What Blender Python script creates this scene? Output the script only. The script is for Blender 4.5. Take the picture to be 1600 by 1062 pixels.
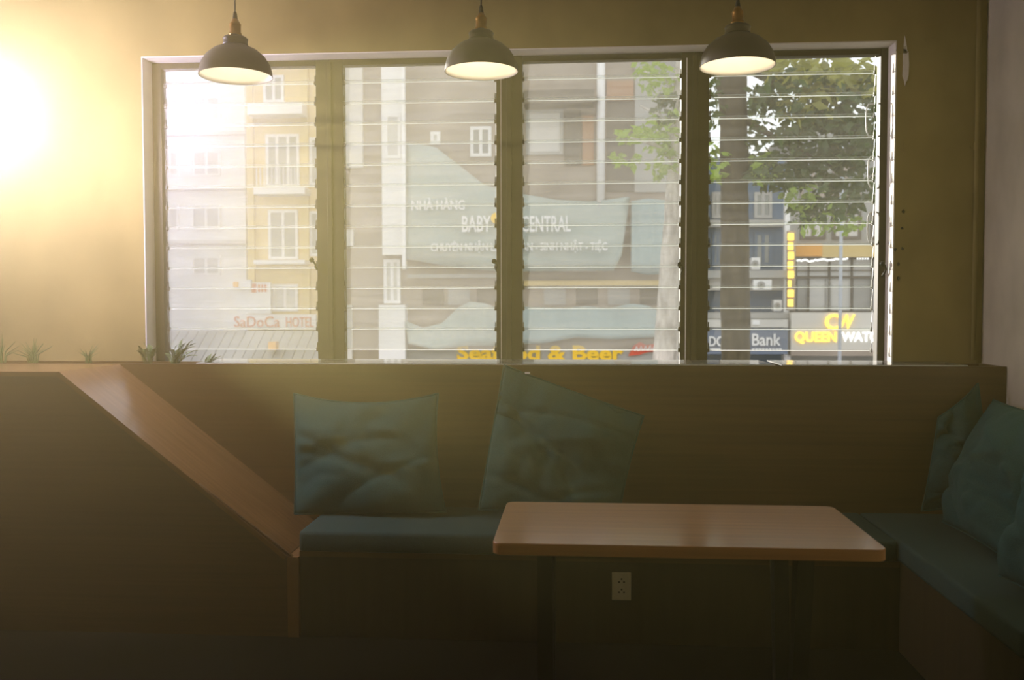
import bpy, bmesh, math, random
import numpy as np
from mathutils import Vector, Matrix, noise
random.seed(7)
sc = bpy.context.scene
for o in list(bpy.data.objects): bpy.data.objects.remove(o)
COL = sc.collection
# ------------------------------------------------------------------ camera
F, YAW, PITCH, ROLL, H = 1425.5, -0.07167, 0.0372, -0.00123, 1.4817
fw = Vector((math.sin(YAW)*math.cos(PITCH), math.cos(YAW)*math.cos(PITCH), -math.sin(PITCH)))
rt0 = Vector((math.cos(YAW), -math.sin(YAW), 0)); up0 = rt0.cross(fw)
RT = rt0*math.cos(ROLL) + up0*math.sin(ROLL); UP = -rt0*math.sin(ROLL) + up0*math.cos(ROLL)
EYE = Vector((0, 0, H))
cam = bpy.data.cameras.new('camera'); co = bpy.data.objects.new('camera', cam); COL.objects.link(co)
M4 = Matrix((RT, UP, -fw)).transposed().to_4x4(); M4.translation = EYE
co.matrix_world = M4
cam.sensor_width = 36; cam.lens = 36*F/1600; cam.clip_end = 400
cam.dof.use_dof = True; cam.dof.focus_distance = 4.5; cam.dof.aperture_fstop = 2.8
sc.camera = co
def ray(u, v): return RT*((u-800)/F) - UP*((v-531)/F) + fw
def U(u, v, val, axis=1):
    d = ray(u, v); t = (val-EYE[axis])/d[axis]; return EYE + d*t
# ------------------------------------------------------------------ world, sun, exposure
w = bpy.data.worlds.new('world'); sc.world = w; w.use_nodes = True
w.node_tree.nodes['Background'].inputs[0].default_value = (1.0, 1.0, 0.99, 1)
w.node_tree.nodes['Background'].inputs[1].default_value = 1.5
sun = bpy.data.lights.new('sun', 'SUN'); sun.energy = 9.0; sun.angle = 0.012; sun.color = (1, 0.92, 0.80)
so = bpy.data.objects.new('sun', sun); COL.objects.link(so)
so.rotation_euler = Vector((-.58, .80, .15)).to_track_quat('Z', 'Y').to_euler(); so.location = (-12, 20, 8)
vs = sc.view_settings
vs.view_transform = 'Standard'; vs.look = 'None'; vs.exposure = 0.0; vs.gamma = 1.0; vs.use_curve_mapping = False
cy = sc.cycles
cy.use_denoising = True; cy.transparent_max_bounces = 32; cy.max_bounces = 7; cy.diffuse_bounces = 3; cy.volume_bounces = 1
cy.sample_clamp_indirect = 4.0; cy.caustics_reflective = False; cy.caustics_refractive = False

# ------------------------------------------------------------------ materials
MATS = {}
def nodes(name):
    m = bpy.data.materials.new(name); m.use_nodes = True; MATS[name] = m
    nt = m.node_tree; b = nt.nodes.get('Principled BSDF'); return m, nt, b
def N(nt, t, **kw):
    n = nt.nodes.new(t)
    for k, v in kw.items():
        if hasattr(n, k) and k not in n.inputs: setattr(n, k, v)
        else: n.inputs[k].default_value = v
    return n
def mat(name, col, rough=0.6, metal=0.0, var=0.12, scale=(8, 8, 8), bump=0.0, spec=0.5, emit=None, es=0, detail=5, dark=None, sheen=0):
    m, nt, b = nodes(name); L = nt.links.new
    tc = N(nt, 'ShaderNodeTexCoord'); mp = N(nt, 'ShaderNodeMapping'); mp.inputs['Scale'].default_value = scale
    L(tc.outputs['Object'], mp.inputs['Vector'])
    nz = N(nt, 'ShaderNodeTexNoise'); nz.inputs['Scale'].default_value = 1; nz.inputs['Detail'].default_value = detail
    L(mp.outputs[0], nz.inputs['Vector'])
    cr = N(nt, 'ShaderNodeValToRGB'); L(nz.outputs['Fac'], cr.inputs[0])
    d = dark or tuple(c*(1-var*2) for c in col); h = tuple(min(1, c*(1+var)) for c in col)
    cr.color_ramp.elements[0].position = 0.3; cr.color_ramp.elements[0].color = (*d, 1)
    cr.color_ramp.elements[1].position = 0.7; cr.color_ramp.elements[1].color = (*h, 1)
    L(cr.outputs[0], b.inputs['Base Color'])
    b.inputs['Roughness'].default_value = rough; b.inputs['Metallic'].default_value = metal
    b.inputs['Specular IOR Level'].default_value = spec
    if sheen: b.inputs['Sheen Weight'].default_value = sheen
    if bump:
        bp = N(nt, 'ShaderNodeBump'); bp.inputs['Strength'].default_value = bump; bp.inputs['Distance'].default_value = 0.01
        L(nz.outputs['Fac'], bp.inputs['Height']); L(bp.outputs[0], b.inputs['Normal'])
    if emit:
        b.inputs['Emission Color'].default_value = (*emit, 1); b.inputs['Emission Strength'].default_value = es
    return m
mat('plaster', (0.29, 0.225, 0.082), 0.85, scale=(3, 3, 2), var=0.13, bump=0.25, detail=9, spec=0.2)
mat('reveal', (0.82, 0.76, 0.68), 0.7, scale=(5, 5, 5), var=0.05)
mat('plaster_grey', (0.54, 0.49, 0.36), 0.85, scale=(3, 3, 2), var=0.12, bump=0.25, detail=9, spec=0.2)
mat('ceiling', (0.42, 0.38, 0.30), 0.9, var=0.05)
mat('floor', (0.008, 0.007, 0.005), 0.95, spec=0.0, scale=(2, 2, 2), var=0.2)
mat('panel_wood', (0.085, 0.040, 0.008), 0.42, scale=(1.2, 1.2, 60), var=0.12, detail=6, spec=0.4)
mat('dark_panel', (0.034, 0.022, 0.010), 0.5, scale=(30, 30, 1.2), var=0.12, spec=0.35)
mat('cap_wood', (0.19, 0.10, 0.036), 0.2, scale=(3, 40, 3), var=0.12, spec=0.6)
mat('table_wood', (0.29, 0.138, 0.03), 0.5, scale=(1.6, 45, 10), var=0.10, detail=7, spec=0.2); MATS['table_wood'].node_tree.nodes['Principled BSDF'].inputs['Coat Weight'].default_value = 0.85; MATS['table_wood'].node_tree.nodes['Principled BSDF'].inputs['Coat Roughness'].default_value = 0.17; MATS['table_wood'].node_tree.nodes['Principled BSDF'].inputs['Coat IOR'].default_value = 1.65
mat('table_edge', (0.50, 0.23, 0.065), 0.45, scale=(2, 10, 60), var=0.1)
mat('frame_metal', (0.045, 0.036, 0.02), 0.5, spec=0.25, var=0.08, scale=(3, 3, 20))
mat('clip_metal', (0.06, 0.05, 0.035), 0.5, metal=0.2, var=0.2, scale=(40, 40, 40))
mat('black_metal', (0.012, 0.012, 0.010), 0.7, spec=0.2, var=0.1)
mat('pillow', (0.018, 0.068, 0.064), 0.9, var=0.14, scale=(260, 260, 260), bump=0.3, spec=0.1)
mat('seat', (0.030, 0.060, 0.054), 0.92, var=0.14, scale=(300, 300, 300), bump=0.3, spec=0.1)
mat('shade_out', (0.13, 0.115, 0.09), 0.45, var=0.06, spec=0.5)
mat('shade_in', (0.86, 0.82, 0.72), 0.6, var=0.02)
mat('brass', (0.45, 0.25, 0.07), 0.35, metal=0.85, var=0.1)
mat('cord', (0.02, 0.02, 0.02), 0.7)
mat('bulb', (1, 0.9, 0.7), emit=(1, 0.84, 0.62), es=34)
mat('outlet', (0.55, 0.50, 0.32), 0.4, var=0.03)
mat('outlet_hole', (0.03, 0.03, 0.03), 0.6)
mat('soil', (0.06, 0.045, 0.03), 0.95, scale=(40, 40, 40), var=0.4, bump=0.6)
mat('fern', (0.10, 0.16, 0.035), 0.6, scale=(30, 30, 30), var=0.3)
mat('wire_white', (0.95, 0.93, 0.9), 0.4, var=0.01)
mat('white_tag', (0.8, 0.78, 0.72), 0.8, var=0.02)
# exterior
def ext(name, col, rough=0.8, **k): return mat(name, col, rough, var=k.pop('var', 0.06), scale=k.pop('scale', (0.6, 0.6, 0.6)), **k)
ext('x_yellow', (0.68, 0.50, 0.24)); ext('x_white', (0.78, 0.76, 0.74)); ext('x_pale', (0.60, 0.57, 0.53))
ext('x_brown', (0.33, 0.275, 0.23), var=0.15); ext('x_dark', (0.13, 0.11, 0.09)); ext('x_grey', (0.36, 0.35, 0.33), var=0.12)
ext('x_teal', (0.36, 0.41, 0.385)); ext('x_teal_dark', (0.31, 0.385, 0.385)); ext('x_blue', (0.085, 0.135, 0.205))
ext('x_glass', (0.22, 0.23, 0.22), 0.15); ext('x_glass_light', (0.52, 0.50, 0.47), 0.2)
ext('x_bank', (0.13, 0.17, 0.25)); ext('x_sign', (0.62, 0.58, 0.53)); ext('x_orange', (0.75, 0.36, 0.08)); ext('x_tan', (0.62, 0.46, 0.20))
ext('x_pole', (0.44, 0.46, 0.50)); ext('x_red', (0.62, 0.06, 0.04)); ext('x_letter', (0.85, 0.83, 0.82)); ext('x_letter_yellow', (0.9, 0.55, 0.02))
ext('x_letter_red', (0.60, 0.16, 0.10)); ext('x_brick', (0.36, 0.20, 0.12))
mat('lit_yellow', (0.9, 0.6, 0.1), emit=(1, 0.62, 0.08), es=2.0); mat('lit_white', (0.9, 0.9, 0.9), emit=(1, 0.98, 0.95), es=1.2)
mat('trunk_dark', (0.06, 0.047, 0.03), 0.9, scale=(14, 14, 4), var=0.25, bump=0.8)
mat('trunk_light', (0.56, 0.51, 0.46), 0.9, scale=(10, 10, 3), var=0.25, bump=0.6)
mat('asphalt', (0.16, 0.155, 0.15), 0.9, scale=(3, 3, 3), var=0.1)
def leafmat(name, col):
    m, nt, b = nodes(name); L = nt.links.new
    tr = N(nt, 'ShaderNodeBsdfTranslucent'); tr.inputs[0].default_value = (col[0]*1.5, col[1]*1.5, col[2]*0.8, 1)
    b.inputs['Base Color'].default_value = (*col, 1); b.inputs['Roughness'].default_value = 0.5
    nz = N(nt, 'ShaderNodeTexNoise'); nz.inputs['Scale'].default_value = 2.0
    tc = N(nt, 'ShaderNodeTexCoord'); L(tc.outputs['Object'], nz.inputs['Vector'])
    cr = N(nt, 'ShaderNodeValToRGB'); L(nz.outputs['Fac'], cr.inputs[0])
    cr.color_ramp.elements[0].position = .35; cr.color_ramp.elements[0].color = (*[c*0.6 for c in col], 1)
    cr.color_ramp.elements[1].position = .65; cr.color_ramp.elements[1].color = (*[min(1, c*1.3) for c in col], 1)
    L(cr.outputs[0], b.inputs['Base Color'])
    mx = N(nt, 'ShaderNodeMixShader'); mx.inputs[0].default_value = 0.45
    L(b.outputs[0], mx.inputs[1]); L(tr.outputs[0], mx.inputs[2]); L(mx.outputs[0], nt.nodes['Material Output'].inputs[0])
leafmat('leaf_dark', (0.05, 0.085, 0.03)); leafmat('leaf_bright', (0.24, 0.34, 0.07)); leafmat('leaf_olive', (0.26, 0.26, 0.07))
def glassmat(name, dust, tint=(0.93, 0.95, 0.94), rough=0.04, refl=1.0):
    m, nt, b = nodes(name); L = nt.links.new; nt.nodes.remove(b)
    tr = N(nt, 'ShaderNodeBsdfTransparent'); tr.inputs[0].default_value = (*tint, 1)
    gl = N(nt, 'ShaderNodeBsdfGlossy'); gl.inputs['Roughness'].default_value = rough
    fr = N(nt, 'ShaderNodeFresnel'); fr.inputs[0].default_value = 1.45
    fm = N(nt, 'ShaderNodeMath', operation='MULTIPLY'); fm.inputs[1].default_value = refl; L(fr.outputs[0], fm.inputs[0])
    m1 = N(nt, 'ShaderNodeMixShader'); L(fm.outputs[0], m1.inputs[0]); L(tr.outputs[0], m1.inputs[1]); L(gl.outputs[0], m1.inputs[2])
    df = N(nt, 'ShaderNodeBsdfDiffuse'); df.inputs[0].default_value = (0.72, 0.69, 0.66, 1)
    tl = N(nt, 'ShaderNodeBsdfTranslucent'); tl.inputs[0].default_value = (0.86, 0.83, 0.80, 1)
    m2 = N(nt, 'ShaderNodeMixShader'); m2.inputs[0].default_value = 0.35; L(df.outputs[0], m2.inputs[1]); L(tl.outputs[0], m2.inputs[2])
    tc = N(nt, 'ShaderNodeTexCoord'); oi = N(nt, 'ShaderNodeObjectInfo'); mp = N(nt, 'ShaderNodeMapping')
    mp.inputs['Scale'].default_value = (2.2, 3, 26); L(tc.outputs['Object'], mp.inputs['Vector'])
    mul = N(nt, 'ShaderNodeMath', operation='MULTIPLY'); mul.inputs[1].default_value = 57; L(oi.outputs['Random'], mul.inputs[0])
    cb = N(nt, 'ShaderNodeCombineXYZ'); L(mul.outputs[0], cb.inputs[0]); L(mul.outputs[0], cb.inputs[2]); L(cb.outputs[0], mp.inputs['Location'])
    nz = N(nt, 'ShaderNodeTexNoise'); nz.inputs['Scale'].default_value = 1; nz.inputs['Detail'].default_value = 6; nz.inputs['Distortion'].default_value = 0.8
    L(mp.outputs[0], nz.inputs['Vector'])
    mr = N(nt, 'ShaderNodeMapRange'); mr.inputs[1].default_value = .3; mr.inputs[2].default_value = .75; mr.inputs[3].default_value = dust*0.7; mr.inputs[4].default_value = dust*1.4
    L(nz.outputs['Fac'], mr.inputs[0])
    m3 = N(nt, 'ShaderNodeMixShader'); L(mr.outputs[0], m3.inputs[0]); L(m1.outputs[0], m3.inputs[1]); L(m2.outputs[0], m3.inputs[2])
    L(m3.outputs[0], nt.nodes['Material Output'].inputs[0])
[glassmat('louvre_glass_%d' % k, d_, rough=0.4, refl=0.5) for k, d_ in enumerate((0.13, 0.14, 0.11, 0.045))]; glassmat('sheet_glass', 0.06)
m, nt, b = nodes('glass_edge'); nt.nodes.remove(b)
a1 = N(nt, 'ShaderNodeBsdfDiffuse'); a1.inputs[0].default_value = (.85, .85, .8, 1); a2 = N(nt, 'ShaderNodeBsdfTranslucent'); a2.inputs[0].default_value = (.92, .92, .88, 1)
a3 = N(nt, 'ShaderNodeMixShader'); a3.inputs[0].default_value = .45
nt.links.new(a1.outputs[0], a3.inputs[1]); nt.links.new(a2.outputs[0], a3.inputs[2]); nt.links.new(a3.outputs[0], nt.nodes['Material Output'].inputs[0])

# ------------------------------------------------------------------ builders
def tag(o, label=None, cat=None, group=None, kind=None):
    if label: o['label'] = label
    if cat: o['category'] = cat
    if group: o['group'] = group
    if kind: o['kind'] = kind
    return o
def empty(name, loc=(0, 0, 0), label=None, cat=None, group=None):
    o = bpy.data.objects.new(name, None); COL.objects.link(o); o.location = loc; o.empty_display_size = 0.1
    return tag(o, label, cat, group)
def link(name, me, parent=None):
    o = bpy.data.objects.new(name, me); COL.objects.link(o)
    if parent:
        o.parent = parent
        o.matrix_parent_inverse = Matrix.Translation(-wloc(parent))
    return o
def wloc(o):
    # parents carry translation only
    l = Vector(o.location)
    if o.parent: l = wloc(o.parent) + o.matrix_parent_inverse.to_translation() + l
    return l
class MB:
    def __init__(s): s.bm = bmesh.new()
    def box(s, a, b, bev=0):
        a, b = Vector(a), Vector(b); lo = Vector(map(min, a, b)); hi = Vector(map(max, a, b))
        r = bmesh.ops.create_cube(s.bm, size=1)
        bmesh.ops.transform(s.bm, verts=r['verts'], matrix=Matrix.Translation((lo+hi)/2) @ Matrix.Diagonal((*(hi-lo), 1)))
        if bev:
            es = list({e for v in r['verts'] for e in v.link_edges})
            bmesh.ops.bevel(s.bm, geom=es, offset=bev, segments=2, profile=0.6, affect='EDGES')
        return s
    def poly(s, pts, d):
        """closed prism: polygon pts extruded by vector d"""
        d = Vector(d); a = [s.bm.verts.new(p) for p in pts]; b = [s.bm.verts.new(Vector(p)+d) for p in pts]
        n = len(a); s.bm.faces.new(a); s.bm.faces.new(b[::-1])
        for i in range(n): s.bm.faces.new((a[i], b[i], b[(i+1) % n], a[(i+1) % n]))
        return s
    def tube(s, pts, r, n=8):
        pts = [Vector(p) for p in pts]; rings = []
        rr = r if isinstance(r, (list, tuple)) else [r]*len(pts)
        ref = None
        for i, p in enumerate(pts):
            t = (pts[min(i+1, len(pts)-1)]-pts[max(i-1, 0)]).normalized()
            if ref is None: ref = t.orthogonal().normalized()
            ref = (ref-t*ref.dot(t)).normalized(); bi = t.cross(ref)
            rings.append([s.bm.verts.new(p + (ref*math.cos(k*2*math.pi/n)+bi*math.sin(k*2*math.pi/n))*rr[i]) for k in range(n)])
        for A, B in zip(rings, rings[1:]):
            for k in range(n): s.bm.faces.new((A[k], A[(k+1) % n], B[(k+1) % n], B[k]))
        s.bm.faces.new(rings[0][::-1]); s.bm.faces.new(rings[-1]); return s
    def lathe(s, prof, c=(0, 0, 0), n=32, close=True):
        c = Vector(c); rings = []
        for r, z in prof: rings.append([s.bm.verts.new(c+Vector((r*math.cos(k*2*math.pi/n), r*math.sin(k*2*math.pi/n), z))) for k in range(n)])
        for A, B in zip(rings, rings[1:]):
            for k in range(n): s.bm.faces.new((A[k], A[(k+1) % n], B[(k+1) % n], B[k]))
        if close: s.bm.faces.new(rings[0][::-1]); s.bm.faces.new(rings[-1])
        return s
    def sphere(s, c, r, sub=2):
        rr = bmesh.ops.create_icosphere(s.bm, subdivisions=sub, radius=r, matrix=Matrix.Translation(c)); return s
    def quad(s, a, b, c, d): s.bm.faces.new([s.bm.verts.new(p) for p in (a, b, c, d)]); return s
    def mesh(s, name, m, smooth=False):
        bmesh.ops.recalc_face_normals(s.bm, faces=s.bm.faces)
        me = bpy.data.meshes.new(name); s.bm.to_mesh(me); s.bm.free()
        for k in ([m] if isinstance(m, str) else m): me.materials.append(MATS[k])
        if smooth: me.polygons.foreach_set('use_smooth', [True]*len(me.polygons))
        return me
    def build(s, name, m, parent=None, smooth=False): return link(name, s.mesh(name, m, smooth), parent)
def struct(o): o['kind'] = 'structure'; return o

# ================================================================== SETTING
FL = -0.03; CE = 3.25; YW = 4.89; YG = 5.02; YO = 5.14; XR = 2.09; XL = -4.2; YB = -3.0
WX0 = U(241, 330, YG).x; WX1 = U(1385, 330, YG).x; WZ1 = U(820, 86, YG).z; WZ0 = 1.10
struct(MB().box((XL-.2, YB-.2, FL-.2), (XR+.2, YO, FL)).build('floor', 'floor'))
struct(MB().box((XL-.2, YB-.2, CE), (XR+.2, YO, CE+.2)).build('ceiling', 'ceiling'))
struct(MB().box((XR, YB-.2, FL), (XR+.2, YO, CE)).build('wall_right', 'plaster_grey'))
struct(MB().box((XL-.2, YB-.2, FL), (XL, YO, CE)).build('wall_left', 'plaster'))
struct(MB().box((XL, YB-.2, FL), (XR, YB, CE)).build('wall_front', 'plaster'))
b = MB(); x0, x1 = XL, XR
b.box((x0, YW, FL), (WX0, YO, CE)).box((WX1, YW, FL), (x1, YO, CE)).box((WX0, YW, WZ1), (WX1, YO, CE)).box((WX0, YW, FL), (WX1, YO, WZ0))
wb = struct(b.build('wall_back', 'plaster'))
# smooth light render lining the window recess
t = struct(MB().box((WX1-.006, YW+.002, WZ0), (WX1+.001, YG-.005, WZ1)).build('trim_1', 'reveal'))
t = struct(MB().box((WX0-.001, YW+.002, WZ0), (WX0+.006, YG-.005, WZ1)).build('trim_2', 'reveal'))
t = struct(MB().box((WX0+.006, YW+.002, WZ1-.006), (WX1-.006, YG-.005, WZ1+.001)).build('trim_3', 'reveal'))
# peeled patches beside the window
def blotch(u, v, ru, rv, seed):
    random.seed(seed); c = U(u, v, YW); pts = []
    for k in range(14):
        a = k*2*math.pi/14; q = random.uniform(.55, 1.2)
        pts.append(U(u+ru*q*math.cos(a), v+rv*q*math.sin(a), YW-.0035))
    return MB().poly(pts, (0, .004, 0))
for i, (u, v, ru, rv) in enumerate([(1415, 100, 5, 40), (1410, 78, 9, 7), (1452, 52, 9, 14), (1414, 235, 5, 13)]):
    o = blotch(u, v, ru, rv, i).build('plaster_patch', 'reveal' if i < 1 else 'plaster', wb)
for i, (u, v) in enumerate([(1412, 330), (1410, 356), (1399, 390), (1410, 388), (1404, 435), (1404, 412)]):
    o = blotch(u, v, 2.2, 3, 20+i).build('chip', 'black_metal', wb)
# ------------------------------------------------------------------ louvred windows
zl0 = U(380, 133, YG).z; zl1 = U(380, 546, YG).z; pitch = (zl0-zl1)/13
bays = [(260.5, 495.5), (538.5, 775), (817, 1062.5), (1107, 1364)]
GTOP = U(820, 97, YG).z
bx = [(U(a, 330, YG).x, U(c, 330, YG).x) for a, c in bays]
mids = [WX0] + [(bx[i][1]+bx[i+1][0])/2 for i in range(3)] + [WX1]
handles = [(487, 406), (772, 408), (1062, 413), (1379, 412)]
slat_mesh = {}
for i, (a, c) in enumerate(bx):
    L0, L1 = mids[i]+.0005, mids[i+1]-.0005
    b = MB()   # frame: jambs, head, sill
    ja, jc = (a-.002 if i else a-.016), (c+.002 if i < 3 else c+.026)
    b.box((L0, YG-.014, WZ0), (ja, YG+.05, WZ1-.006), .003).box((jc, YG-.014, WZ0), (L1, YG+.05, WZ1-.006), .003)
    b.box((ja, YG-.014, GTOP), (jc, YG+.05, WZ1-.006), .003).box((ja, YG-.014, WZ0), (jc, YG+.05, WZ0+.05), .003)
    wn = struct(b.build('window_%d' % (i+1), 'frame_metal'))
    if i < 3:   # cover strip where two frames meet
        MB().box((L1-.014, YG-.024, WZ0+.02), (L1+.014, YG-.0145, WZ1-.02), .003).build('cover_strip', 'frame_metal', wn)
    if i in (1, 2): MB().box((c+.028, YG-.0175, WZ0+.02), (c+(.0335 if i == 2 else .031), YG-.0141, GTOP)).build('glint_strip', 'wire_white' if i == 2 else 'reveal', wn)  # pale strips put the sun glint on these jambs into colour
    # slat mesh: pane with frosted long edges
    hgt = pitch+.012; W2 = (c-a)/2+.001
    bm = bmesh.new(); vs_ = []
    sl = [(-.003, 0.0), (.003, 0.0), (.003, hgt), (-.003, hgt), (-.003, .003)]
    for sx in (-W2, W2): vs_.append([bm.verts.new((sx, y + (.012 - .024*z/hgt), z)) for y, z in sl])
    for k in range(5):
        f = bm.faces.new((vs_[0][k], vs_[0][(k+1) % 5], vs_[1][(k+1) % 5], vs_[1][k])); f.material_index = 1 if k in (0, 2, 4) else 0
    for s_ in vs_: bm.faces.new(s_).material_index = 0
    bmesh.ops.recalc_face_normals(bm, faces=bm.faces)
    me = bpy.data.meshes.new('louvre_slat'); bm.to_mesh(me); bm.free(); me.materials.append(MATS['louvre_glass_%d' % i]); me.materials.append(MATS['glass_edge'])
    cm = MB().box((-.006, -.008, -.002), (.006, .012, .020), .002).box((-.0025, -.006, .020), (.0025, .006, .048)).mesh('louvre_clip', 'clip_metal')
    for k in range(15):
        z = zl0 - k*pitch
        if z < WZ0+.03: continue
        s_ = link('louvre_slat', me, wn); s_.location = ((a+c)/2, YG+random.uniform(-.001, .001), z)
        s_.rotation_euler = (random.uniform(-.02, .02), random.uniform(-.0015, .0015), 0)
        for xx in (a+.003, c-.003):
            q = link('louvre_clip', cm, wn); q.location = (xx, YG-.004, z-.006); q.scale.x = .4 if i == 3 and xx > a+.1 else 1
    # lever handle
    hp = U(*handles[i], YG-.06)
    e = Vector((c+.005, YG-.03, hp.z-.05)) if i < 3 else Vector((c+.045, YG-.03, hp.z-.06))
    h = MB().tube([e, e+Vector((0, -.03, .012)), (e+hp)/2+Vector((.012, -.02, 0)), hp+Vector((.01, -.004, -.008)), hp], [.006, .006, .005, .006, .004]).build('lever_handle', 'black_metal', wn, True)
    MB().sphere(hp, .014).build('knob', 'black_metal', h, True)
# white wire loops on the right jamb of window_4
w4 = bpy.data.objects['window_4']
for (v0, v1, uo) in [(162, 213, 1354), (244, 294, 1357), (331, 381, 1356)]:
    P = [U(1366, v0, YG+.035), U(uo+3, v0+1, YG+.035), U(uo, v0+8, YG+.035), U(uo-.5, (v0+v1)/2, YG+.035), U(uo, v1-8, YG+.035), U(uo+3, v1-1, YG+.035), U(1365, v1, YG+.035)]
    MB().tube(P, .0042, 6).build('wire_loop', 'wire_white', w4, True)

# ------------------------------------------------------------------ conduit in the corner
cd = empty('cable_conduit', (XR-.045, YW-.02, 1.2), 'thin painted cable conduit running up the wall by the right corner', 'conduit')
MB().tube([(XR-.045, YW-.012, 1.20), (XR-.045, YW-.012, CE-.002)], .0115, 10).build('pipe', 'plaster', cd, True)
cz = U(1532, 228, YW-.02).z
MB().tube([(XR-.045, YW-.012, cz-.018), (XR-.045, YW-.012, cz+.018)], .016, 10).box((XR-.075, YW-.008, cz-.008), (XR-.015, YW-.001, cz+.008)).build('clip', 'plaster', cd)

# ------------------------------------------------------------------ planter ledge behind the bench
YP = 4.60; ZP = U(720, 569.8, YP).z
YBF = 4.04     # bench front
SEAT = 0.46
X0P = -4.1
pl = empty('planter_box', (-.5, YP, FL), 'long brown wood planter box forming the bench back under the window', 'planter')
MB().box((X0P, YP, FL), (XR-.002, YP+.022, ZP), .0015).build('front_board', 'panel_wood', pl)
MB().box((X0P, YW-.020, 0.7), (XR-.002, YW-.002, ZP-.004)).build('back_board', 'panel_wood', pl)
MB().box((XR-.022, YP+.022, .7), (XR-.002, YW-.02, ZP-.001)).build('end_board', 'panel_wood', pl)
MB().box((X0P, YP+.022, ZP-.16), (XR-.022, YW-.02, ZP-.03)).build('soil_bed', 'soil', pl)
sp = U(1547, 584, YP-.001)
# glass sheets lying over the trough
gx = [U(318, 562, YP+.1).x, U(1205, 565, YP+.1).x, U(1216, 565, YP+.1).x, U(1500, 565, YP+.1).x]
def sheet(xa, xb, lab):
    bm = bmesh.new(); z0, z1 = ZP+.0005, ZP+.0065; k = .03
    pts = [(xa, YP+.004), (xb, YP+.004), (xb-.01, YW+.09), (xa, YW+.09)]
    if xb > WX1: pts = [(xa, YP+.004), (xb, YP+.004), (xb, YW-.004), (WX1-.01, YW-.004), (WX1-.01, YW+.09), (xa, YW+.09)]
    lo = [bm.verts.new((*p, z0)) for p in pts]; hi = [bm.verts.new((*p, z1)) for p in pts]
    bm.faces.new(lo[::-1]); bm.faces.new(hi); n = len(pts)
    for q in range(n): f = bm.faces.new((lo[q], lo[(q+1) % n], hi[(q+1) % n], hi[q])); f.material_index = 1
    me = bpy.data.meshes.new('glass_sheet'); bm.to_mesh(me); bm.free(); me.materials.append(MATS['sheet_glass']); me.materials.append(MATS['glass_edge'])
    o = link('glass_sheet', me); tag(o, lab, 'glass sheet', 'glass sheets covering the planter'); return o
sheet(gx[0], gx[1], 'long clear glass sheet covering the planter below the first three window bays')
sheet(gx[2], gx[3], 'shorter clear glass sheet covering the planter at its right end by the corner')

# sloped partition at the bench's left end
sf = [U(93, 581, YBF), U(447, 868, YBF)]
xs0, xs1, zs1 = sf[0].x, sf[1].x, sf[1].z
pt = empty('sloped_partition', (xs0, YBF, FL), 'dark wood partition with a sloping top at the left end of the bench', 'partition')
ZC = ZP-.002
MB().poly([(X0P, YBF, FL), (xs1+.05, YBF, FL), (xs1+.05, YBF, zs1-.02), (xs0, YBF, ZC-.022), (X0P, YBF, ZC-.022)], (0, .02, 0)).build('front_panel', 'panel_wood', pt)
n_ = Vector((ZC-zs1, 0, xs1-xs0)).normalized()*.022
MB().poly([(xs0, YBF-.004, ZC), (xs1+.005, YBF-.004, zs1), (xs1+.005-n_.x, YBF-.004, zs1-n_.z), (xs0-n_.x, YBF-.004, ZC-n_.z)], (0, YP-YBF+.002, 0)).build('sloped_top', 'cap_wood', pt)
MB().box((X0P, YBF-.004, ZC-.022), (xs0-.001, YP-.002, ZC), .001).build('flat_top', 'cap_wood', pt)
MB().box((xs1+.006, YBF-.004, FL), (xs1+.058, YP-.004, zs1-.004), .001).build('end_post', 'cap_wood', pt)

# ------------------------------------------------------------------ benches
XB0 = xs1+.060; XBF = 1.39; YBN = 2.93
bn = empty('corner_bench', (0, YBF, FL), 'corner bench with brown wooden base and dark teal seat pads', 'bench')
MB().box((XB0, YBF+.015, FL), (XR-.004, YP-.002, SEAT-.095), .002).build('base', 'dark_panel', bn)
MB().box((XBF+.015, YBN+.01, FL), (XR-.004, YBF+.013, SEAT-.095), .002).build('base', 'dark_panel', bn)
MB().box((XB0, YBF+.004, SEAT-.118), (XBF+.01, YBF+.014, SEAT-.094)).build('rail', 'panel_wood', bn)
def pad(x0, x1, y0, y1, sag=.006):
    nx, ny = max(6, int((x1-x0)/.05)), max(6, int((y1-y0)/.05)); bm = bmesh.new()
    b_ = MB().box((x0, y0, SEAT-.093), (x1, y1, SEAT), .018)
    return b_
pad(XB0+.002, XBF-.002, YBF-.012, YP-.004).build('seat_pad', 'seat', bn, True)
pad(XBF+.002, XR-.006, YBN, YP-.004).build('seat_pad', 'seat', bn, True)
# power outlet on the bench base
oc = U(971, 915, YBF+.015)
ol = empty('power_outlet', oc, 'cream double power outlet on the bench base under the table', 'outlet')
ow, oh = 15*4.05/F, 22*4.05/F
MB().box((oc.x-ow, YBF+.006, oc.z-oh), (oc.x+ow, YBF+.0145, oc.z+oh), .003).build('plate', 'outlet', ol)
for dz in (.026, -.020):
    for (dx, dy) in ((0, .013), (-.011, 0), (.011, 0)):
        p = Vector((oc.x+dx, YBF+.0065, oc.z+dz+dy-.006))
        MB().tube([p+Vector((0, -.0012, 0)), p+Vector((0, .004, 0))], .0042, 8).build('socket_hole', 'outlet_hole', ol)

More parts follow.
